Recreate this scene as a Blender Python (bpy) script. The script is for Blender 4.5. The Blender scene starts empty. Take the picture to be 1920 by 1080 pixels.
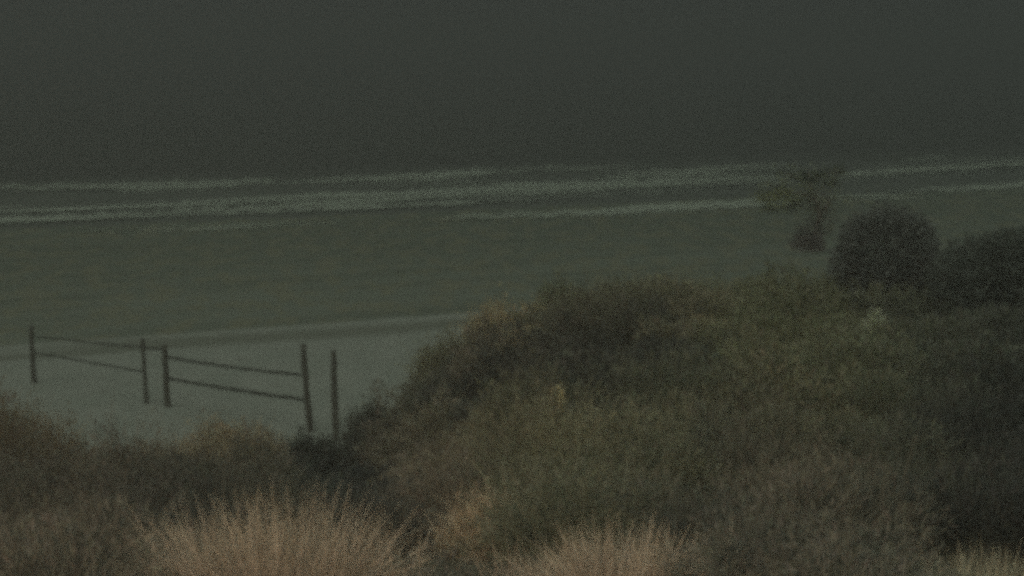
import bpy, math, random
import numpy as np
from mathutils import Vector, Euler, noise

random.seed(7)
rng = np.random.default_rng(7)
sc = bpy.context.scene
C = sc.collection

# ------------------------------------------------------------------ camera
W, H = 1920.0, 1080.0
FPX = 3583.0                      # focal length in pixels of the 1920 frame
CAM_Z = 8.0
PITCH = math.atan(450.0 / FPX)    # horizon 450 px above the middle
cam = bpy.data.cameras.new('camera')
cam.sensor_width = 36.0
cam.lens = 36.0 * FPX / W
cam.clip_start = 0.1
cam.clip_end = 9000.0
camo = bpy.data.objects.new('camera', cam)
C.objects.link(camo)
camo.location = (0, 0, CAM_Z)
camo.rotation_euler = (math.pi / 2 - PITCH, 0, 0)
sc.camera = camo

# ------------------------------------------------------------------ world: overcast night sky lit from below by the town
world = bpy.data.worlds.new('World')
sc.world = world
world.use_nodes = True
nt = world.node_tree
nt.nodes.clear()
tc = nt.nodes.new('ShaderNodeTexCoord')
sep = nt.nodes.new('ShaderNodeSeparateXYZ')
ramp = nt.nodes.new('ShaderNodeValToRGB')
ramp.color_ramp.elements[0].position = 0.0
ramp.color_ramp.elements[0].color = (0.0335, 0.0385, 0.0355, 1)
ramp.color_ramp.elements[1].position = 1.0
ramp.color_ramp.elements[1].color = (0.20, 0.225, 0.20, 1)
e = ramp.color_ramp.elements.new(0.06)
e.color = (0.0385, 0.044, 0.040, 1)
e = ramp.color_ramp.elements.new(0.35)
e.color = (0.11, 0.124, 0.108, 1)
bg = nt.nodes.new('ShaderNodeBackground')
bg.inputs['Strength'].default_value = 1.0
wo = nt.nodes.new('ShaderNodeOutputWorld')
nt.links.new(tc.outputs['Generated'], sep.inputs[0])
nt.links.new(sep.outputs['Z'], ramp.inputs[0])
nt.links.new(ramp.outputs[0], bg.inputs[0])
nt.links.new(bg.outputs[0], wo.inputs[0])

# ------------------------------------------------------------------ the diffuse glow of the cloud deck (very soft directional light)
sun = bpy.data.lights.new('cloud_glow', 'SUN')
sun.energy = 0.62
sun.angle = math.radians(60)
sun.color = (0.93, 1.0, 0.90)
suno = bpy.data.objects.new('cloud_glow', sun)
C.objects.link(suno)
suno.rotation_euler = (math.radians(30), math.radians(-22), 0)
suno.location = (0, -5, 40)

# the warm lamp on the house the camera looks out from
lamp = bpy.data.lights.new('porch_lamp', 'SPOT')
lamp.energy = 3800
lamp.color = (1.0, 0.72, 0.52)
lamp.spot_size = math.radians(62)
lamp.spot_blend = 1.0
lamp.shadow_soft_size = 0.15
lampo = bpy.data.objects.new('porch_lamp', lamp)
C.objects.link(lampo)
lampo.location = (-4.0, -1.0, 9.6)
_d = Vector((-0.9, 14.0, 3.8)) - Vector(lampo.location)
lampo.rotation_euler = _d.to_track_quat('-Z', 'Y').to_euler()

sc.view_settings.view_transform = 'Standard'
sc.view_settings.look = 'None'
sc.view_settings.exposure = 0.0
sc.view_settings.gamma = 1.0
sc.render.engine = 'CYCLES'
sc.cycles.use_denoising = False
sc.cycles.use_adaptive_sampling = True
sc.cycles.adaptive_threshold = 1.0
sc.cycles.adaptive_min_samples = 12
sc.cycles.max_bounces = 4
sc.cycles.diffuse_bounces = 2
sc.cycles.glossy_bounces = 2
sc.cycles.transparent_max_bounces = 12
sc.cycles.volume_bounces = 0
sc.cycles.pixel_filter_type = 'GAUSSIAN'
sc.cycles.filter_width = 6.0

# ------------------------------------------------------------------ helpers
cp, sp = math.cos(PITCH), math.sin(PITCH)


def ray(px, py):
    u = (px - W / 2) / FPX
    v = (H / 2 - py) / FPX
    # camera forward (0,cp,-sp), up (0,sp,cp), right (1,0,0)
    d = np.array([u, cp + v * sp, -sp + v * cp])
    return d / d[1]               # scaled so that y advances by 1


def on_plane(px, py, z=0.0):
    d = ray(px, py)
    t = (z - CAM_Z) / d[2]
    return np.array([d[0] * t, t, z])


def at_depth(px, py, y):
    d = ray(px, py)
    return np.array([d[0] * y, y, CAM_Z + d[2] * y])


def sstep(a, b, x):
    t = np.clip((x - a) / (b - a), 0, 1)
    return t * t * (3 - 2 * t)


_pg = [(rng.uniform(0, 2 * math.pi), rng.uniform(0, 2 * math.pi)) for _ in range(24)]


def wob(x, y, scale):
    """cheap smooth noise, about -1..1"""
    r = 0
    for i, (a, p) in enumerate(_pg[:10]):
        k = (0.6 + 0.17 * i) / scale
        r = r + np.sin((x * math.cos(a) + y * math.sin(a)) * k * 2 + p)
    return r / 4.0


SN = (-math.sin(math.radians(27)), math.cos(math.radians(27)))


def shore(x, y):
    return SN[0] * x + SN[1] * y


def terrain(x, y):
    """dune ground height; x, y arrays or floats"""
    x = np.asarray(x, float)
    y = np.asarray(y, float)
    s = shore(x, y)
    beach = 0.10 * (1 - sstep(48, 84, s)) - 0.02 * np.maximum(0, s - 84)
    beach = np.maximum(beach, -1.5)
    # low berm along the tide line
    beach = beach + 0.13 * np.exp(-((s - 50.2) / 0.8) ** 2) + 0.012 * wob(x, y, 1.3)
    # left, low dune in front of the house
    tl = 36.0 - 0.0 * x
    left = 4.1 * (1 - sstep(11, tl, y - 0.8 * wob(x, y, 6)))
    # right, the higher dune running out to the beach
    edge = 47.0
    side = sstep(-5.0, 2.2, x - (y - 30) * 0.11 + 0.5 * wob(x, y, 4))
    right = 3.3 * (1 - sstep(33.5, edge, y + 0.8 * wob(x + 9, y, 6))) * side
    near = 1.0 * (1 - sstep(10, 20, y))
    d = np.maximum(left, right + near * side)
    return beach + d + 0.10 * wob(x * 1.3, y * 1.3, 2.2) * sstep(0.1, 1.0, d)


def hit(px, py):
    d = ray(px, py)
    t = 6.0
    while t < 400:
        if CAM_Z + d[2] * t < float(terrain(d[0] * t, t)):
            break
        t += 0.05
    return np.array([d[0] * t, t, CAM_Z + d[2] * t])


def new_mesh(name, verts, faces_flat, sizes, mat, cols=None, parent=None, smooth=False):
    me = bpy.data.meshes.new(name)
    nv = len(verts)
    me.vertices.add(nv)
    me.vertices.foreach_set('co', np.asarray(verts, np.float32).ravel())
    me.loops.add(len(faces_flat))
    me.loops.foreach_set('vertex_index', np.asarray(faces_flat, np.int32))
    sizes = np.asarray(sizes, np.int32)
    me.polygons.add(len(sizes))
    starts = np.concatenate([[0], np.cumsum(sizes)[:-1]]).astype(np.int32)
    me.polygons.foreach_set('loop_start', starts)
    if smooth:
        me.polygons.foreach_set('use_smooth', np.ones(len(sizes), bool))
    if cols is not None:
        a = me.attributes.new('tint', 'FLOAT_COLOR', 'POINT')
        c = np.ones((nv, 4), np.float32)
        c[:, :3] = cols
        a.data.foreach_set('color', c.ravel())
    me.update(calc_edges=True)
    me.materials.append(mat)
    o = bpy.data.objects.new(name, me)
    C.objects.link(o)
    if parent is not None:
        o.parent = parent
    return o


def tag(o, label=None, cat=None, group=None, kind=None):
    for k, v in (('label', label), ('category', cat), ('group', group), ('kind', kind)):
        if v:
            o[k] = v
    return o


def recenter(o, loc):
    me = o.data
    n = len(me.vertices)
    a = np.empty(n * 3, np.float32)
    me.vertices.foreach_get('co', a)
    a = a.reshape(-1, 3) - np.asarray(loc, np.float32)
    me.vertices.foreach_set('co', a.ravel())
    me.update()
    o.location = loc
    return o


# ------------------------------------------------------------------ materials
def mat_new(name):
    m = bpy.data.materials.new(name)
    m.use_nodes = True
    t = m.node_tree
    b = t.nodes['Principled BSDF']
    return m, t, b


def N(t, kind, **kw):
    n = t.nodes.new(kind)
    for k, v in kw.items():
        if k.startswith('i_'):
            n.inputs[k[2:].replace('_', ' ')].default_value = v
        else:
            setattr(n, k, v)
    return n


def mathn(t, op, a, b=None):
    n = t.nodes.new('ShaderNodeMath')
    n.operation = op
    for i, v in enumerate((a, b)):
        if v is None:
            continue
        if isinstance(v, (int, float)):
            n.inputs[i].default_value = v
        else:
            t.links.new(v, n.inputs[i])
    return n.outputs[0]


def mixc(t, fac, a, b, mode='MIX'):
    n = t.nodes.new('ShaderNodeMix')
    n.data_type = 'RGBA'
    n.blend_type = mode
    for s, v in ((n.inputs[0], fac), (n.inputs[6], a), (n.inputs[7], b)):
        if isinstance(v, (int, float)):
            s.default_value = v
        elif isinstance(v, tuple):
            s.default_value = (*v, 1) if len(v) == 3 else v
        else:
            t.links.new(v, s)
    return n.outputs[2]


def maprange(t, v, a, b, c=0.0, d=1.0, smooth=True):
    n = t.nodes.new('ShaderNodeMapRange')
    if smooth:
        n.interpolation_type = 'SMOOTHSTEP'
    t.links.new(v, n.inputs[0])
    for i, q in enumerate((a, b, c, d)):
        n.inputs[1 + i].default_value = q
    return n.outputs[0]


def noise_n(t, vec, scale, detail=4, rough=0.6):
    n = t.nodes.new('ShaderNodeTexNoise')
    n.inputs['Scale'].default_value = scale
    n.inputs['Detail'].default_value = detail
    n.inputs['Roughness'].default_value = rough
    t.links.new(vec, n.inputs['Vector'])
    return n.outputs[0]


def shore_coord(t):
    """world coordinate turned so that x runs along the shore and y out to sea"""
    g = t.nodes.new('ShaderNodeNewGeometry')
    m = t.nodes.new('ShaderNodeMapping')
    m.inputs['Rotation'].default_value = (0, 0, -math.radians(27))
    t.links.new(g.outputs['Position'], m.inputs['Vector'])
    s = t.nodes.new('ShaderNodeSeparateXYZ')
    t.links.new(m.outputs[0], s.inputs[0])
    return g.outputs['Position'], m.outputs[0], s.outputs['Y'], s.outputs['X']


def stretched(t, vec, sx, sy):
    m = t.nodes.new('ShaderNodeMapping')
    m.inputs['Scale'].default_value = (sx, sy, 1)
    t.links.new(vec, m.inputs['Vector'])
    return m.outputs[0]


# land: dry sand, wet sand, leaf litter under the scrub
M_land, t, b = mat_new('sand')
pos, rot, S, A = shore_coord(t)
streak = noise_n(t, stretched(t, rot, 0.12, 0.9), 0.6, 5, 0.65)
blot = noise_n(t, stretched(t, pos, 1.0, 0.35), 1.1, 5, 0.7)
fine = noise_n(t, stretched(t, pos, 1.0, 0.4), 3.0, 4, 0.75)
Sw = mathn(t, 'ADD', S, mathn(t, 'MULTIPLY', mathn(t, 'SUBTRACT', streak, 0.5), 5.0))
wet = maprange(t, Sw, 50.0, 51.6)
wet2 = maprange(t, Sw, 54.0, 74.0)
dry = mixc(t, maprange(t, blot, 0.3, 0.7), (0.275, 0.300, 0.250), (0.325, 0.342, 0.290))
dry = mixc(t, maprange(t, fine, 0.54, 0.70, 0, 0.5), dry, (0.20, 0.20, 0.16))
wetc = mixc(t, wet2, (0.192, 0.218, 0.170), (0.146, 0.172, 0.130))
wetc = mixc(t, maprange(t, streak, 0.40, 0.66, 0, 0.7), wetc, (0.118, 0.136, 0.098))
wetc = mixc(t, maprange(t, blot, 0.47, 0.58, 0, 0.7), wetc, (0.215, 0.212, 0.138))
# darker strip along the tide line
dl = mathn(t, 'ABSOLUTE', mathn(t, 'SUBTRACT', S, mathn(t, 'ADD', 49.2, mathn(t, 'MULTIPLY', mathn(t, 'SUBTRACT', streak, 0.5), 3.0))))
line = maprange(t, dl, 0.2, 1.0, 0.6, 0.0)
sand = mixc(t, wet, dry, wetc)
sand = mixc(t, line, sand, (0.12, 0.128, 0.09))
at = N(t, 'ShaderNodeAttribute', attribute_name='tint')
sepc = N(t, 'ShaderNodeSeparateColor')
t.links.new(at.outputs['Color'], sepc.inputs[0])
litter = mixc(t, blot, (0.07, 0.065, 0.045), (0.12, 0.11, 0.07))
col = mixc(t, sepc.outputs[0], sand, litter)
t.links.new(col, b.inputs['Base Color'])
b.inputs['Roughness'].default_value = 0.9
b.inputs['Specular IOR Level'].default_value = 0.15
bm_ = N(t, 'ShaderNodeBump')
bm_.inputs['Strength'].default_value = 0.6
bm_.inputs['Distance'].default_value = 0.06
t.links.new(noise_n(t, pos, 2.6, 6, 0.7), bm_.inputs['Height'])
t.links.new(bm_.outputs[0], b.inputs['Normal'])

# sea: turbid over the bar, darker outside
M_sea, t, b = mat_new('sea_water')
pos, rot, S, A = shore_coord(t)
st = noise_n(t, stretched(t, rot, 0.10, 0.6), 0.5, 5, 0.65)
Sd = mathn(t, 'ADD', S, mathn(t, 'MULTIPLY', mathn(t, 'SUBTRACT', st, 0.5), 14.0))
deep = maprange(t, Sd, 100.0, 126.0)
col = mixc(t, deep, (0.125, 0.141, 0.113), (0.058, 0.064, 0.052))
col = mixc(t, maprange(t, st, 0.42, 0.62, 0, 0.5), col, (0.075, 0.085, 0.065))
t.links.new(col, b.inputs['Base Color'])
b.inputs['Roughness'].default_value = 0.55
b.inputs['IOR'].default_value = 1.33
b.inputs['Specular IOR Level'].default_value = 0.35
bm_ = N(t, 'ShaderNodeBump')
bm_.inputs['Strength'].default_value = 0.7
bm_.inputs['Distance'].default_value = 0.5
t.links.new(noise_n(t, stretched(t, rot, 0.3, 1.0), 0.45, 6, 0.65), bm_.inputs['Height'])
t.links.new(bm_.outputs[0], b.inputs['Normal'])

# foam: patches that thin out towards the edges of each bore
M_foam, t, b = mat_new('sea_foam')
pos, rot, S, A = shore_coord(t)
fn = noise_n(t, stretched(t, rot, 0.07, 0.9), 0.9, 4, 0.6)
at = N(t, 'ShaderNodeAttribute', attribute_name='tint')
sepc = N(t, 'ShaderNodeSeparateColor')
t.links.new(at.outputs['Color'], sepc.inputs[0])
cov = mathn(t, 'ADD', sepc.outputs[0], mathn(t, 'MULTIPLY', mathn(t, 'SUBTRACT', fn, 0.5), 2.8))
alpha = mathn(t, 'MULTIPLY', maprange(t, cov, 0.08, 1.1), 0.74)
b.inputs['Base Color'].default_value = (0.46, 0.515, 0.41, 1)
b.inputs['Roughness'].default_value = 0.9
t.links.new(alpha, b.inputs['Alpha'])


def foliage_mat(name, trans=0.25):
    m, t, b = mat_new(name)
    at = N(t, 'ShaderNodeAttribute', attribute_name='tint')
    t.links.new(at.outputs['Color'], b.inputs['Base Color'])
    b.inputs['Roughness'].default_value = 0.75
    b.inputs['Specular IOR Level'].default_value = 0.2
    out = t.nodes['Material Output']
    tr = N(t, 'ShaderNodeBsdfTranslucent')
    t.links.new(at.outputs['Color'], tr.inputs[0])
    mx = N(t, 'ShaderNodeMixShader')
    mx.inputs[0].default_value = trans
    t.links.new(b.outputs[0], mx.inputs[1])
    t.links.new(tr.outputs[0], mx.inputs[2])
    t.links.new(mx.outputs[0], out.inputs[0])
    return m


M_leaf = foliage_mat('leaves')
M_grass = foliage_mat('dune_grass_blades')

M_wood, t, b = mat_new('weathered_wood')
g = N(t, 'ShaderNodeTexCoord')
w = noise_n(t, stretched(t, g.outputs['Object'], 14, 14), 2.0, 5, 0.7)
c = mixc(t, w, (0.055, 0.056, 0.045), (0.13, 0.13, 0.098))
t.links.new(c, b.inputs['Base Color'])
b.inputs['Roughness'].default_value = 0.95
M_rope, t, b = mat_new('wet_rope')
g = N(t, 'ShaderNodeTexCoord')
w = noise_n(t, g.outputs['Object'], 9.0, 4, 0.7)
c = mixc(t, w, (0.025, 0.028, 0.022), (0.075, 0.08, 0.062))
t.links.new(c, b.inputs['Base Color'])
b.inputs['Roughness'].default_value = 0.95
M_bark, t, b = mat_new('bark')
b.inputs['Base Color'].default_value = (0.26, 0.21, 0.17, 1)
b.inputs['Roughness'].default_value = 0.9
M_pale, t, b = mat_new('pale_cloth')
b.inputs['Base Color'].default_value = (0.7, 0.72, 0.66, 1)
b.inputs['Roughness'].default_value = 0.9


# ------------------------------------------------------------------ ground, sea, foam
def grid(xs, ys, fz):
    X, Y = np.meshgrid(xs, ys)
    Z = fz(X, Y)
    V = np.stack([X, Y, Z], -1).reshape(-1, 3)
    nx, ny = len(xs), len(ys)
    i = np.arange(nx - 1)[None, :] + nx * np.arange(ny - 1)[:, None]
    F = np.stack([i, i + 1, i + 1 + nx, i + nx], -1).reshape(-1, 4)
    return V, F


def veg_mask(x, y):
    z = terrain(x, y)
    s = sstep(0.28, 0.75, z - 0.1)
    return s


xs = np.concatenate([np.linspace(-260, -32, 30), np.arange(-31.5, 42, 0.3), np.linspace(44, 260, 30)])
ys = np.concatenate([np.linspace(-30, 8, 8), np.arange(8.3, 60, 0.3), np.arange(60.5, 120, 0.8), np.linspace(122, 330, 12)])
V, F = grid(xs, ys, terrain)
m = veg_mask(V[:, 0], V[:, 1])
land = new_mesh('beach_ground', V, F.ravel(), np.full(len(F), 4), M_land, np.stack([m, m, m], -1), smooth=True)
tag(land, 'pale sand beach with dark wet sand towards the sea and low dune behind', None, None, 'structure')

# sea, in shore-aligned coordinates
us = np.concatenate([np.linspace(-4000, -170, 12), np.arange(-160, 240, 2.5), np.linspace(250, 4000, 12)])
vs = np.concatenate([[74.0], np.arange(76, 150, 0.9), np.linspace(152, 400, 50), np.linspace(420, 6000, 25)])


def sea_z(U, Vv):
    amp = 0.02 + 0.13 * sstep(86, 130, Vv)
    return amp * (np.sin(Vv * 0.55 + 1.3 * np.sin(U * 0.05) + 0.4 * np.sin(U * .17)) * 0.5 + 0.5 * wob(U * 0.5, Vv * 1.6, 3)) * (1 - sstep(300, 600, Vv)) 


V, F = grid(us, vs, sea_z)
ca, sa = math.cos(math.radians(27)), math.sin(math.radians(27))
V = np.stack([V[:, 0] * ca - V[:, 1] * sa, V[:, 0] * sa + V[:, 1] * ca, V[:, 2] - 0.03], -1)
sea = new_mesh('sea', V, F.ravel(), np.full(len(F), 4), M_sea, smooth=True)
tag(sea, 'dark night sea', None, None, 'structure')

# surf: every run of foam is a low rounded bore following the wave front
runs = [
    [(380, 384, 6, .1), (600, 379, 9, .5), (800, 372, 11, .6), (960, 362, 12, .55), (1200, 350, 11, .5), (1400, 340, 10, .45), (1480, 336, 6, .1)],
    [(620, 342, 6, .1), (760, 343, 7, .4), (880, 338, 10, .5), (1000, 333, 6, .1)],
    [(1120, 330, 6, .1), (1300, 322, 9, .45), (1440, 316, 8, .35), (1520, 312, 5, .1)],
    [(1540, 336, 6, .1), (1700, 318, 10, .4), (1920, 307, 11, .4), (1990, 302, 9, .4)],
    # points (x, y, half height in px, strength)
    [(-60, 353, 4, .7), (160, 352, 5, .8), (270, 352, 7, .9), (330, 350, 7, .9), (500, 341, 5, .8), (530, 340, 3, .1)],
    [(490, 345, 3, .3), (570, 341, 4, .45), (640, 337, 5, .8), (780, 334, 6, .9), (850, 330, 9, 1.), (905, 326, 7, .9), (935, 322, 3, .1)],
    [(-60, 394, 5, .45), (60, 393, 6, .5), (170, 393, 6, .6), (330, 387, 7, .8), (480, 377, 6, .9), (640, 370, 7, 1.), (760, 369, 8, 1.), (860, 361, 8, 1.), (1000, 354, 9, 1.), (1200, 346, 9, .95), (1330, 341, 8, .85), (1450, 338, 7, .5), (1520, 336, 5, .1)],
    [(-60, 420, 4, .6), (0, 416, 5, .9), (110, 411, 5, 1.), (350, 402, 5, 1.), (500, 394, 5, 1.), (640, 388, 6, 1.), (720, 384, 5, .8), (790, 380, 4, .3)],
    [(700, 386, 3, .2), (830, 381, 4, .7), (960, 375, 4, .6), (1040, 370, 3, .1)],
    [(820, 413, 2, .3), (870, 410, 4, 1.), (1000, 405, 5, 1.1), (1120, 400, 5, 1.1), (1250, 391, 7, 1.1), (1400, 383, 7, 1.), (1460, 379, 6, .6), (1540, 374, 5, .5), (1640, 371, 5, .8), (1720, 372, 4, .5), (1760, 372, 3, .1)],
    [(900, 321, 3, .1), (1000, 318, 4, .5), (1130, 316, 4, .5), (1250, 313, 3, .2)],
    [(1100, 335, 3, .2), (1180, 331, 5, .8), (1290, 325, 6, .8), (1380, 318, 6, .7), (1460, 313, 4, .3)],
    [(1230, 318, 3, .2), (1330, 316, 4, .6), (1420, 313, 4, .4), (1500, 311, 3, .1)],
    [(1560, 333, 3, .2), (1610, 328, 5, .8), (1700, 321, 6, .85), (1820, 314, 6, .85), (1920, 305, 6, .85), (1990, 299, 5, .8)],
    [(1690, 302, 2, .2), (1740, 297, 4, .6), (1790, 293, 3, .2)],
    [(1650, 365, 3, .2), (1740, 357, 4, .8), (1830, 354, 5, .9), (1920, 347, 6, 1.), (1990, 342, 5, 1.)],
    [(150, 436, 3, .15), (300, 431, 4, .4), (520, 422, 4, .4), (640, 415, 3, .1)],
]
FV, FF, FC = [], [], []
base = 0
for run in runs:
    P = []
    for k in range(len(run) - 1):
        a, b2 = np.array(run[k], float), np.array(run[k + 1], float)
        n = max(2, int(abs(b2[0] - a[0]) / 12))
        for i in range(n + (k == len(run) - 2)):
            P.append(a + (b2 - a) * i / n)
    P = np.array(P)
    ncol = 9
    for i, (x, y, hh, st) in enumerate(P):
        y = y + 1.6 * wob(x / 60.0, y, 1.0)
        hh = hh * 1.6
        for j in range(ncol):
            q = j / (ncol - 1) * 2 - 1
            p = on_plane(x, y - q * hh * (1 + .25 * wob(x / 25.0, y + 5, 1.0)))
            FV.append((p[0], p[1], 0.05 + 0.03 * (1 - q * q)))
            cv = st * (1 - abs(q) ** 2.2) * 0.95
            FC.append((cv, cv, cv))
    for i in range(len(P) - 1):
        for j in range(ncol - 1):
            a = base + i * ncol + j
            FF.append((a, a + ncol, a + ncol + 1, a + 1))
    base += len(P) * ncol
foam = new_mesh('surf_foam', np.array(FV), np.array(FF).ravel(), np.full(len(FF), 4), M_foam, np.array(FC), smooth=True)
tag(foam, 'pale broken lines of surf foam running in along the shore', 'surf foam', None, 'stuff')


# ------------------------------------------------------------------ foliage generators
def unit(v):
    return v / np.maximum(1e-6, np.linalg.norm(v, axis=-1, keepdims=True))


def leaf_cards(P, D, L, Wd, col):
    """rhombic leaves: base P, direction D, length L, width Wd, colour col (all arrays)"""
    n = len(P)
    side = unit(np.cross(D, rng.normal(size=(n, 3))))
    mid = P + D * (L * 0.45)[:, None]
    a = P
    b = mid + side * (Wd * 0.5)[:, None]
    c = P + D * L[:, None]
    d = mid - side * (Wd * 0.5)[:, None]
    V = np.stack([a, b, c, d], 1).reshape(-1, 3)
    F = np.arange(4 * n, dtype=np.int32)
    return V, F, np.full(n, 4), np.repeat(col, 4, axis=0)


def blades(P, D, L, Wd, col, droop=0.5, segs=3, tipcol=None):
    """arching grass blades as tapering strips"""
    n = len(P)
    D = unit(D)
    hz = D.copy()
    hz[:, 2] = 0
    side = unit(np.cross(D, np.array([0, 0, 1.0])) + rng.normal(size=(n, 3)) * 0.35)
    rows = []
    cols = []
    p = P.copy()
    d = D.copy()
    for k in range(segs + 1):
        f = k / segs
        wv = (Wd * (1 - f) ** 0.7 * 0.5 + 0.0008)[:, None]
        rows.append(p - side * wv)
        rows.append(p + side * wv)
        cc = col if tipcol is None else col * (1 - f) + tipcol * f
        cols += [cc, cc]
        d = unit(d + np.stack([hz[:, 0] * .5, hz[:, 1] * .5, -np.ones(n)], 1) * (droop * np.linalg.norm(hz, axis=1) / segs * 1.4)[:, None])
        p = p + d * (L / segs)[:, None]
    V = np.stack(rows, 1).reshape(-1, 3)
    Cc = np.stack(cols, 1).reshape(-1, 3)
    m = 2 * (segs + 1)
    F = []
    for k in range(segs):
        q = np.array([2 * k, 2 * k + 1, 2 * k + 3, 2 * k + 2])
        F.append(q)
    F = np.array(F)[None] + (np.arange(n) * m)[:, None, None]
    return V, F.reshape(-1), np.full(n * segs, 4), Cc


def merge(parts):
    Vs, Fs, Ss, Cs = [], [], [], []
    off = 0
    for V, F, S_, Cc in parts:
        Vs.append(V)
        Fs.append(F + off)
        Ss.append(S_)
        Cs.append(Cc)
        off += len(V)
    return np.concatenate(Vs), np.concatenate(Fs), np.concatenate(Ss), np.concatenate(Cs)


# palettes: leaf and stem colours, the darkest also painting shade into hollows
OLIVE = (0.268, 0.280, 0.170)
GREEN = (0.250, 0.265, 0.175)
BROWN = (0.310, 0.275, 0.205)
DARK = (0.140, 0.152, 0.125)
SHADE = (0.100, 0.108, 0.094)
TAN = (0.62, 0.51, 0.31)
LIGHT = (0.380, 0.350, 0.220)


def clump(c, r, hgt, n, col, leaf=0.06, up=0.35, wide=0.33, jit=0.22, thin=0.35):
    """leaves on outward-pointing twigs filling the upper part of an ellipsoid"""
    c = np.asarray(c, float)
    u = rng.normal(size=(n, 3))
    u[:, 2] = np.abs(u[:, 2]) * 0.9 - 0.12
    u = unit(u)
    ph = rng.uniform(0, 6.28, 5)
    lump = 1 + 0.13 * np.sin(u[:, 0] * 5 + ph[0]) + 0.12 * np.sin(u[:, 1] * 6 + ph[1]) + 0.10 * np.sin(u[:, 2] * 8 + ph[2]) \
        + 0.10 * np.sin((u[:, 0] + u[:, 2]) * 11 + ph[3])
    rr = (1 - thin * rng.random(n) ** 1.5) * lump + rng.normal(size=n) * 0.05
    P = c + u * rr[:, None] * np.array([r, r, hgt])
    D = unit(u + np.array([0, 0, up]) + rng.normal(size=(n, 3)) * 0.55)
    L = leaf * rng.uniform(0.6, 1.7, n)
    Cc = np.array(col)[None] * rng.uniform(1 - jit, 1 + jit, (n, 1)) * rng.uniform(0.93, 1.07, (n, 3))
    return leaf_cards(P, D, L, L * wide, Cc)


def grass_tuft(c, n, L, spread, col, tip, wd=0.012, droop=0.6, base_r=0.15, lean=(0, 0)):
    c = np.asarray(c, float)
    a = rng.uniform(0, 2 * math.pi, n)
    el = rng.random(n) ** 0.8 * spread
    D = np.stack([np.cos(a) * np.sin(el) + lean[0], np.sin(a) * np.sin(el) + lean[1], np.cos(el)], 1)
    rb = base_r * np.sqrt(rng.random(n))
    P = c + np.stack([np.cos(a) * rb, np.sin(a) * rb, np.full(n, -0.05)], 1)
    Ls = L * rng.uniform(0.3, 1.1, n)
    heads = rng.normal(size=(26, 3)) * .20            # blades gather into leaning strands
    D = D + heads[rng.integers(0, 26, n)] + rng.normal(size=(n, 3)) * .07
    j = rng.uniform(0.7, 1.25, (n, 1))
    return blades(P, D, Ls, np.full(n, wd) * rng.uniform(.6, 1.3, n), np.array(col)[None] * j, droop, 4, np.array(tip)[None] * j)


# ------------------------------------------------------------------ dune scrub (reads as one mass)
def lerp(a, b, f):
    return tuple(np.array(a) * (1 - f) + np.array(b) * f)


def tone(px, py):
    """leaf colour by dune patch: plant kind, with shade of hollows painted in"""
    pts = [  # px, py, radius
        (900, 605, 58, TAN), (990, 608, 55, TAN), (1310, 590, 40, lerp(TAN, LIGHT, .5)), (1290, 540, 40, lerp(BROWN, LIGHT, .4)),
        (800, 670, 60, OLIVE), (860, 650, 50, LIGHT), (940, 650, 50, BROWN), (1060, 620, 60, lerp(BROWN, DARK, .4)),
        (1000, 695, 85, SHADE), (1110, 690, 100, SHADE), (1210, 672, 95, SHADE), (1285, 630, 55, SHADE), (1150, 610, 60, lerp(BROWN, OLIVE, .4)), (1040, 560, 60, OLIVE), (900, 730, 60, DARK), (1130, 740, 60, DARK),
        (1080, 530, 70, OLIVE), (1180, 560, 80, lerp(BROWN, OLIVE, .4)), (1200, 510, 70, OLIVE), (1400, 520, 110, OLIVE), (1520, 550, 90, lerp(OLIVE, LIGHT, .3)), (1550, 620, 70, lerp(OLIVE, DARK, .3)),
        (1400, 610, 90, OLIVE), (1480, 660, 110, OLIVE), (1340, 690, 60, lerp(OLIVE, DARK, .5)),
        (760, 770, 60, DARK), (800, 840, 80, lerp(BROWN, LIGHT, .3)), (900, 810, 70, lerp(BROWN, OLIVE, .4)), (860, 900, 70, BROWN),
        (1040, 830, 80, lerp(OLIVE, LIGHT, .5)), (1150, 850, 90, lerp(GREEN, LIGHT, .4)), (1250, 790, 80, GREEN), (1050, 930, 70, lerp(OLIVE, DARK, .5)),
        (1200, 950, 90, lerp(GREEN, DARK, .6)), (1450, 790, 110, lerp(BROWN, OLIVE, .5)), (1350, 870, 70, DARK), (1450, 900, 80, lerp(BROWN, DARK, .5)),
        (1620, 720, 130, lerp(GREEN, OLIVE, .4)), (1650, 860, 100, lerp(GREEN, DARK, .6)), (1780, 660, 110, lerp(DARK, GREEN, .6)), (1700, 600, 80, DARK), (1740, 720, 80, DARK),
        (1840, 780, 110, SHADE), (1860, 900, 110, SHADE), (1880, 660, 80, DARK), (1560, 980, 110, lerp(BROWN, DARK, .7)), (1700, 1010, 90, DARK), (1380, 1000, 80, DARK),
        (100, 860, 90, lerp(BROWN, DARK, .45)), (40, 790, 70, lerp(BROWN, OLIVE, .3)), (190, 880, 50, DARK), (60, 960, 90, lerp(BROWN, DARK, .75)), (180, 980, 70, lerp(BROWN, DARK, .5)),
        (300, 850, 60, lerp(BROWN, LIGHT, .3)), (420, 850, 80, lerp(BROWN, LIGHT, .5)), (300, 940, 80, SHADE), (400, 930, 60, DARK), (520, 850, 60, DARK), (260, 1040, 60, lerp(BROWN, DARK, .7)),
        (620, 860, 70, SHADE), (700, 900, 80, SHADE), (780, 960, 80, SHADE), (560, 890, 60, DARK), (850, 1030, 60, DARK), (700, 820, 50, DARK),
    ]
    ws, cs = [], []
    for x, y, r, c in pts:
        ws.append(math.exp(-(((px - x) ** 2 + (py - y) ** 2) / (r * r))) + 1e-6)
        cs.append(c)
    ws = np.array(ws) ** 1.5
    return (np.array(cs) * ws[:, None]).sum(0) / ws.sum()


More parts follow.
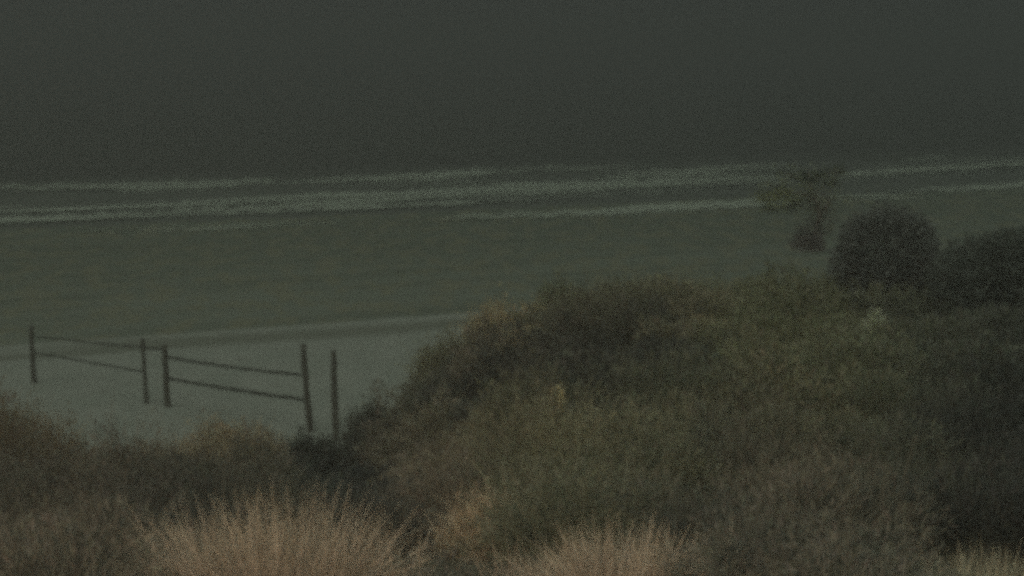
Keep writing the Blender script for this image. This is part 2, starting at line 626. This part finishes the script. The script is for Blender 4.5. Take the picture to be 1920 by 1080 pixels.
def project(p):
    d = np.array(p) - np.array([0, 0, CAM_Z])
    f = d[1] * cp - d[2] * sp
    u = d[0] / f
    v = (d[1] * sp + d[2] * cp) / f
    return W / 2 + u * FPX, H / 2 - v * FPX


keep = [tuple(hit(1656, 580)[:2]), tuple(hit(1850, 605)[:2])]
print('keep', keep)
gaps = [(820, 770, 20, 26), (1045, 775, 26, 26), (1642, 598, 26, 22), (905, 995, 85, 110), (600, 880, 50, 16)]
parts = []
cells = 0
y = 11.0
while y < 46:
    step = 0.62 + y * 0.010
    hw = y * 0.29 + 5.0
    x = -hw
    while x < hw:
        cx = x + random.uniform(-.3, .3)
        cy = y + random.uniform(-.3, .3)
        x += step
        z = float(terrain(cx, cy))
        if float(veg_mask(cx, cy)) < 0.5 + random.uniform(-.25, .25):
            continue
        px, py = project((cx, cy, z + 0.3))
        if px < -700 or px > 2700 or py > 1180:
            continue
        r = random.uniform(0.38, 0.72)
        hgt = r * random.uniform(0.65, 1.15)
        if any(abs(px - gx) < gr and -12 < py - gy < gh for gx, gy, gr, gh in gaps):
            continue
        if any((cx - bx) ** 2 + (cy - by + .3) ** 2 < 1.0 for bx, by in keep):
            continue
        hgt *= 1 + .35 * float(wob(cx * 2, cy, 2.6))
        sparse = py < 585 and px > 1000      # the dune crest carries thin low growth
        if sparse:
            hgt *= 0.85
        if py > 985 and (250 < px < 830 or 950 < px < 1340 or px > 1730):
            continue
        if 560 < px < 830 and 900 < py < 1000:
            hgt *= .6
        if px < 620 and py < 900:
            hgt *= 0.8
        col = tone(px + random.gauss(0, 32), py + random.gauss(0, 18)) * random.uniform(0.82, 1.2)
        kind = random.random()
        near = max(0.6, min(1.6, 22.0 / cy))
        n = int(1500 * (r / .55) ** 2 * near * (.4 if sparse else 1))
        leaf = 0.045 + 0.0016 * cy
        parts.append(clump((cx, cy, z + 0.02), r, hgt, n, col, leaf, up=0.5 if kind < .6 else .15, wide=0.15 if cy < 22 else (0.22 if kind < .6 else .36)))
        if sparse:
            parts.append(grass_tuft((cx, cy, z), 70, .85, .7, col * 1.0, col * 1.1, wd=0.014, droop=.5, base_r=r))
        if kind < 0.55:                    # grassy shoots standing out of the clump
            n2 = int(90 * near)
            parts.append(grass_tuft((cx, cy, z + hgt * .4), n2, hgt * .9 + .12, 0.9, col * 1.05, col * 1.15, wd=0.011, droop=.35, base_r=r * .7))
        cells += 1
    y += step * 0.9
V, F, S_, Cc = merge(parts)
scrub = new_mesh('dune_scrub', V, F, S_, M_leaf, Cc)
tag(scrub, 'dense low olive and brown scrub covering the dune', 'scrub', None, 'stuff')
print('scrub clumps', cells, 'verts', len(V))


# ------------------------------------------------------------------ plants that can be told apart
def bush(name, label, cat, px, py, rpx, hpx, col, lobes=9, dens=1.0, depth=None, leaf=0.05, group=None, wide=.4, up=.2, round_=False, grass=0):
    """px, py: foot of the bush; rpx half width and hpx height in pixels of the photograph, turned into metres at its distance"""
    g = hit(px, py) if depth is None else at_depth(px, py, depth)
    d = g[1]
    r = rpx * d / FPX
    h = hpx * d / FPX
    pr = []
    if round_:
        c0 = g + np.array([0, 0, h * .5])
        n = int(9000 * dens)
        u = unit(rng.normal(size=(n, 3)))
        cen = unit(rng.normal(size=(34, 3)))              # leafy heads all round the crown
        dist = np.max(u @ cen.T, axis=1)
        lump = .78 + .27 * sstep(.84, .99, dist)
        P = c0 + u * (lump * (1 - .45 * rng.random(n) ** 1.3) + np.abs(rng.normal(size=n)) * .05)[:, None] * np.array([r, r, h * .52])
        D = unit(u + rng.normal(size=(n, 3)) * .6)
        L = leaf * rng.uniform(.6, 1.8, n)
        pr.append(leaf_cards(P, D, L, L * wide, np.array(col)[None] * rng.uniform(.7, 1.3, (n, 1))))
    else:
        for k in range(lobes):
            a = random.uniform(0, 6.28)
            q = math.sqrt(random.random()) * .72
            rr = r * random.uniform(.34, .52)
            hh = h * (1 - q * q * .75)
            c0 = g + np.array([math.cos(a) * q * r, math.sin(a) * q * r, 0])
            c0[2] = g[2] - 0.05
            cc = np.array(col) * random.uniform(.85, 1.18)
            pr.append(clump(c0, rr, hh, int(1500 * dens), cc, leaf, up, wide, thin=.6))
            if grass:
                pr.append(grass_tuft(c0 + np.array([0, 0, hh * .45]), grass, hh * .75 + .1, 1.0, cc * 1.15, cc * 1.4, wd=.011, droop=.4, base_r=rr * .7))
    # twigs from the foot, so the crown hangs on something
    n = 60
    a = rng.uniform(0, 6.28, n)
    el = rng.uniform(0.1, 1.1, n)
    D = np.stack([np.cos(a) * np.sin(el), np.sin(a) * np.sin(el), np.cos(el)], 1)
    P = np.repeat(g[None] - np.array([[0, 0, .06]]), n, 0)
    pr.append(blades(P, D, np.full(n, h * .8), np.full(n, .022), np.tile(np.array([[.09, .07, .05]]), (n, 1)), .1, 3))
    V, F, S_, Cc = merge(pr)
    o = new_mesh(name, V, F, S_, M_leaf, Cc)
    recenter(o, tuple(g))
    tag(o, label, cat, group)
    return o


bush('round_bush', 'dark ball shaped bush standing against the wet sand behind the dune crest', 'bush', 1656, 574, 94, 186, (0.225, 0.24, 0.215), dens=1.8, leaf=.07, round_=True)
bush('bush', 'dark low spreading bush right of the ball shaped bush at the picture edge', 'bush', 1890, 605, 140, 165, (0.165, 0.185, 0.155), dens=2.0, leaf=.07, round_=True)
bush('bush', 'low dark clump at the foot of the spindly small tree', 'bush', 1520, 462, 44, 44, (0.24, 0.215, 0.19), lobes=8, dens=.22, depth=56, leaf=.07)
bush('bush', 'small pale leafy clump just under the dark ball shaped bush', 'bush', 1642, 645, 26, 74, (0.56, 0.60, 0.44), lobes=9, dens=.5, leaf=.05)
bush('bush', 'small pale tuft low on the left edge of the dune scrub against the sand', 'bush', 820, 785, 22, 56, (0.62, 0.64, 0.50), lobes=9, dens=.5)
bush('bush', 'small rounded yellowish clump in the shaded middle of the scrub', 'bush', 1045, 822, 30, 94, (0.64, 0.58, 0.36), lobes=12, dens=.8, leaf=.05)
bush('bush', 'olive bush bulging over the sand at the left shoulder of the dune', 'bush', 845, 745, 80, 125, (0.28, 0.27, 0.175), lobes=18, dens=1.0, depth=36, leaf=.07, up=.5, wide=.25, grass=35)
bush('bush', 'tawny brown bush on top of the shoulder beside the sand', 'bush', 930, 680, 72, 115, (0.52, 0.44, 0.27), lobes=14, dens=1.0, depth=37.5, leaf=.07, up=.5, wide=.25, grass=40)
bush('bush', 'dark green bush rising at the left end of the dune crest', 'bush', 1060, 600, 62, 84, (0.30, 0.32, 0.21), lobes=12, dens=.9, depth=38.5, leaf=.07, up=.4, wide=.3)
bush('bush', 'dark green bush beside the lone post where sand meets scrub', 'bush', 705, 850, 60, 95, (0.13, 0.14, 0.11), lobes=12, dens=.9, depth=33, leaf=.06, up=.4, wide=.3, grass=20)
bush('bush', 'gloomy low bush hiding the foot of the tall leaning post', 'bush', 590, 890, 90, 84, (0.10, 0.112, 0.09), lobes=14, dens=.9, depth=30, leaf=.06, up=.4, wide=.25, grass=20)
bush('bush', 'brown bush in the middle of the low scrub below the rope fence', 'bush', 400, 930, 160, 140, (0.40, 0.35, 0.235), lobes=26, dens=1.2, depth=25, leaf=.06, up=.5, wide=.25, grass=50)
bush('bush', 'olive brown bush rising at the left edge of the picture beside the sand', 'bush', 20, 900, 150, 160, (0.255, 0.215, 0.14), lobes=24, dens=1.2, depth=25, leaf=.06, up=.5, wide=.25, grass=50)
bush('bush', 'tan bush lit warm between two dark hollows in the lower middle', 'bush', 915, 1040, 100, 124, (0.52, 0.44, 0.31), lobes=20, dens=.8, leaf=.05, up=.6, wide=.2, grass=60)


# big straw coloured grass tussocks in the lamp light
def tussock(label, px, py, depth, Lpx, n, col, tip, spread=1.35, droop=.55, br=.22, lean=(0, 0), extra=()):
    g = at_depth(px, py, depth)
    g[2] = float(terrain(g[0], g[1]))
    L = Lpx * depth / FPX
    pr = [grass_tuft(g, n, L, spread, col, tip, wd=.009, droop=droop, base_r=br, lean=lean)]
    for dx, dy, f, nn in extra:
        gg = g + np.array([dx, dy, 0])
        gg[2] = float(terrain(gg[0], gg[1]))
        pr.append(grass_tuft(gg, nn, L * f, spread, col, tip, wd=.011, droop=droop, base_r=br, lean=(dx * .25, dy * .2)))
    V, F, S_, Cc = merge(pr)
    o = new_mesh('grass_tussock', V, F, S_, M_grass, Cc)
    recenter(o, tuple(g))
    tag(o, label, 'grass tussock', 'straw coloured grass tussocks along the bottom')
    return o


ST = (0.64, 0.51, 0.44)
TP = (0.48, 0.44, 0.32)


def fan(w, n, seedn):
    """several crowns side by side, so the outline is uneven"""
    r_ = random.Random(seedn)
    return tuple((r_.uniform(-w, w), r_.uniform(-.25, .35), r_.uniform(.45, .95), n) for _ in range(9))


tussock('largest straw coloured grass tussock fanning wide below the rope fence', 560, 1120, 13.0, 255, 3400, ST, TP, spread=1.25, br=.35,
        extra=fan(.8, 620, 3))
tussock('low straw grass tussock at the bottom right of centre', 1165, 1132, 12.6, 170, 2400, ST, TP, spread=1.3, br=.3,
        extra=fan(.6, 500, 5))
tussock('olive grass tussock in the bottom right corner with tall pale blades', 1840, 1125, 12.6, 150, 1000, (0.46, 0.43, 0.31), (0.48, 0.46, 0.33), spread=1.2, br=.25,
        extra=fan(.32, 260, 8) + ((-.42, 0, 1.0, 14), (.23, 0, 1.15, 16), (.26, 0.02, .95, 12)))
tussock('sparse olive brown grass tussock at the bottom left corner', 130, 1060, 16.0, 130, 700, (0.18, 0.155, 0.11), (0.17, 0.16, 0.115), br=.35,
        extra=fan(.8, 200, 9))


# ------------------------------------------------------------------ tubes
def tube(name, pts, radii, mat, parent=None, sides=10, cap=True, rough=0.0):
    pts = np.array(pts, float)
    V, F, S_ = [], [], []
    for i, p in enumerate(pts):
        d = pts[min(i + 1, len(pts) - 1)] - pts[max(i - 1, 0)]
        d = d / np.linalg.norm(d)
        ref = np.array([0, 0, 1.0]) if abs(d[2]) < .9 else np.array([0, 1.0, 0])
        a = np.cross(d, ref)
        a /= np.linalg.norm(a)
        b2 = np.cross(d, a)
        for k in range(sides):
            th = 2 * math.pi * k / sides
            r = radii[i] * (1 + rough * random.uniform(-1, 1))
            V.append(p + (a * math.cos(th) + b2 * math.sin(th)) * r)
    for i in range(len(pts) - 1):
        for k in range(sides):
            q = i * sides
            F += [q + k, q + (k + 1) % sides, q + sides + (k + 1) % sides, q + sides + k]
            S_.append(4)
    if cap:
        F += list(range(sides))[::-1]
        S_.append(sides)
        q = (len(pts) - 1) * sides
        F += [q + k for k in range(sides)]
        S_.append(sides)
    return new_mesh(name, V, F, S_, mat, parent=parent, smooth=True)


# ------------------------------------------------------------------ rope fence
g1 = on_plane(63, 718, 0.1)
fence = bpy.data.objects.new('rope_fence', None)
C.objects.link(fence)
fence.location = g1
tag(fence, 'weathered rope fence of leaning timber posts standing in the pale sand', 'fence')


def rel(p):
    return np.array(p) - g1


def post(px0, py0, px1, py1, wpx, parent, name='post', origin=None, label=None, depth=None, kink=0):
    """top and foot in the photograph; the foot stands in the sand"""
    ft = hit(px1, py1) if depth is None else at_depth(px1, py1, depth)
    tp = at_depth(px0, py0, ft[1] - 0.02)
    w = wpx * ft[1] / FPX / 2
    o0 = g1 if origin is None else origin
    n = 14
    P = []
    for i in range(n):
        f = i / (n - 1)
        q = ft + (tp - ft) * (f * 1.0) + np.array([kink * math.sin(f * 3.1) + random.uniform(-.006, .006), random.uniform(-.006, .006), 0])
        P.append(q)
    P.insert(0, ft - (tp - ft) * .18)
    R = [w * 1.12] + [w * (1.12 - .25 * i / (n - 1) + random.uniform(-.07, .07)) for i in range(n)]
    o = tube(name, np.array(P) - o0, R, M_wood, parent, 12, True, .10)
    if label:
        o['label'] = label
    return ft, tp


f1, t1 = post(58, 610, 64, 718, 9, fence, label='farthest post, at the left end of the fence')
f2, t2 = post(267, 634, 275, 757, 8, fence)
f3, t3 = post(308, 646, 314, 763, 11, fence)
f4, t4 = post(568, 645, 583, 822, 12, fence, label='tall nearest post, leaning left', depth=39.0, kink=-.01)
p5 = at_depth(630, 838, 38.0)
f5, t5 = post(625, 657, 630, 838, 12, None, 'wooden_post', origin=p5, depth=38.0)
lone = [o for o in C.objects if o.name == 'wooden_post'][0]
lone.location = p5
tag(lone, 'upright weathered post standing alone right of the rope fence', 'post')


def rope(a, ya, xa, b2, yb, xb, sag, rpx0=4.5, rpx1=4.5, knot=True):
    A = at_depth(xa, ya, a[1])
    B = at_depth(xb, yb, b2[1])
    n = 26
    P, R = [], []
    for i in range(n):
        f = i / (n - 1)
        q = A + (B - A) * f
        q[2] -= sag * 4 * f * (1 - f)
        q += np.array([0, 0, random.uniform(-.006, .006)])
        P.append(q)
        R.append((rpx0 + (rpx1 - rpx0) * f) * q[1] / FPX / 2 * random.uniform(.85, 1.2))
    tube('rope', np.array(P) - g1, R, M_rope, fence, 8, True, .1)


rope(f1, 630, 60, f2, 651, 270, .02, 2.6, 3.6)
rope(f1, 661, 62, f2, 698, 272, -.01, 3, 4)
rope(f2, 651, 270, f3, 655, 309, .01, 4.5, 4.5)
rope(f3, 669, 310, f4, 703, 572, .035, 5, 5.5)
rope(f3, 709, 312, f4, 750, 577, .02, 5.5, 6.5)

# ------------------------------------------------------------------ spindly little tree by the wet sand
tb = at_depth(1524, 458, 56.0)
tree = bpy.data.objects.new('small_tree', None)
C.objects.link(tree)
tree.location = tb
tag(tree, 'spindly small tree with sparse yellow green leaves and a reddish stem near the surf', 'tree')


def tp_(px, py, dy=0.0):
    return at_depth(px, py, 56.0 + dy) - tb


branches = [
    [(1524, 470, 0, .06), (1530, 430, 0, .05), (1538, 402, 0, .045), (1528, 370, 0, .03), (1518, 340, .1, .02), (1516, 318, .1, .01)],
    [(1536, 405, 0, .035), (1552, 385, .2, .03), (1560, 350, .3, .015), (1568, 322, .3, .008)],
    [(1528, 372, 0, .028), (1500, 362, -.2, .02), (1465, 362, -.3, .012), (1432, 370, -.3, .007)],
    [(1522, 350, 0, .02), (1495, 335, .3, .014), (1470, 322, .3, .008)],
    [(1530, 375, 0, .02), (1500, 385, .2, .014), (1470, 388, .2, .008), (1440, 392, .2, .006)],
    [(1518, 342, .1, .018), (1540, 330, .2, .012), (1572, 318, .2, .006)],
]
for i, br in enumerate(branches):
    tube('trunk' if i == 0 else 'branch', [tp_(x, y, d) for x, y, d, r in br], [r for *_, r in br], M_bark, tree, 8)
pr = []
for (x, y, dy, rr, n, col) in [(1500, 350, 0, .9, 520, (0.33, 0.35, 0.22)), (1455, 370, -.2, .45, 420, (0.38, 0.39, 0.20)), (1545, 335, .2, .45, 200, (0.20, 0.22, 0.14)), (1528, 385, 0, .5, 220, (0.22, 0.23, 0.15)), (1524, 425, 0, .42, 200, (0.17, 0.17, 0.14)), (1545, 370, .2, .5, 130, (0.26, 0.26, 0.16)),
    (1516, 335, .1, .20, 260, (0.05, 0.07, 0.045)), (1536, 326, .2, .16, 160, (0.08, 0.10, 0.06)), (1568, 322, .3, .20, 170, (0.10, 0.10, 0.05)),
    (1558, 345, .3, .20, 150, (0.11, 0.105, 0.06)), (1500, 330, .3, .22, 150, (0.07, 0.085, 0.045)), (1470, 325, .3, .18, 90, (0.11, 0.12, 0.06)),
    (1468, 360, -.3, .26, 260, (0.17, 0.18, 0.07)), (1435, 372, -.3, .22, 170, (0.16, 0.165, 0.07)), (1495, 375, -.2, .22, 200, (0.15, 0.16, 0.06)),
    (1440, 392, .2, .20, 150, (0.13, 0.14, 0.06)), (1478, 390, .2, .18, 170, (0.06, 0.075, 0.04)), (1512, 362, 0, .18, 130, (0.12, 0.13, 0.05)),
]:
    c0 = tp_(x, y, dy)
    u = unit(rng.normal(size=(n, 3)))
    P = c0 + rng.normal(size=(n, 3)) * rr * .55 * np.array([1.25, 1.1, .62])
    n = int(n * (.55 if rr < .3 else 1))
    P, u = P[:n], u[:n]
    L = .085 * rng.uniform(.6, 1.4, n)
    pr.append(leaf_cards(P, unit(u + rng.normal(size=(n, 3)) * .7), L, L * .5, np.array(col)[None] * rng.uniform(.7, 1.3, (n, 1))))
V, F, S_, Cc = merge(pr)
o = new_mesh('crown', V, F, S_, M_leaf, Cc, parent=tree)
pr = []
for (x, y, rr, n) in [(1530, 375, .4, 130), (1540, 392, .34, 80), (1555, 408, .34, 80), (1545, 425, .30, 70), (1530, 410, .25, 60)]:
    c0 = tp_(x, y, 0)
    u = unit(rng.normal(size=(n, 3)))
    P = c0 + u * (rr * rng.random(n) ** .5)[:, None]
    L = .09 * rng.uniform(.6, 1.4, n)
    pr.append(leaf_cards(P, unit(u + rng.normal(size=(n, 3)) * .7), L, L * .45, np.array((0.24, 0.20, 0.165))[None] * rng.uniform(.7, 1.3, (n, 1))))
V, F, S_, Cc = merge(pr)
o = new_mesh('dead_leaves', V, F, S_, M_leaf, Cc, parent=tree)
o['label'] = 'reddish brown dead leaves low on the stem'

# ------------------------------------------------------------------ sea haze
m = bpy.data.materials.new('haze_air')
m.use_nodes = True
t = m.node_tree
t.nodes.clear()
pv = t.nodes.new('ShaderNodeVolumePrincipled')
pv.inputs['Density'].default_value = 0.0057
pv.inputs['Color'].default_value = (0.322, 0.345, 0.330, 1)
oo = t.nodes.new('ShaderNodeOutputMaterial')
t.links.new(pv.outputs[0], oo.inputs['Volume'])
X = 8600
V = np.array([(x, y, z) for z in (-2.6, 14) for y in (-X, X) for x in (-X, X)], float)
F = np.array([(0, 2, 3, 1), (4, 5, 7, 6), (0, 1, 5, 4), (2, 6, 7, 3), (0, 4, 6, 2), (1, 3, 7, 5)])
haze = new_mesh('haze', V, F.ravel(), [4] * 6, m)
tag(haze, 'thin night haze over the sea and beach', None, None, 'stuff')
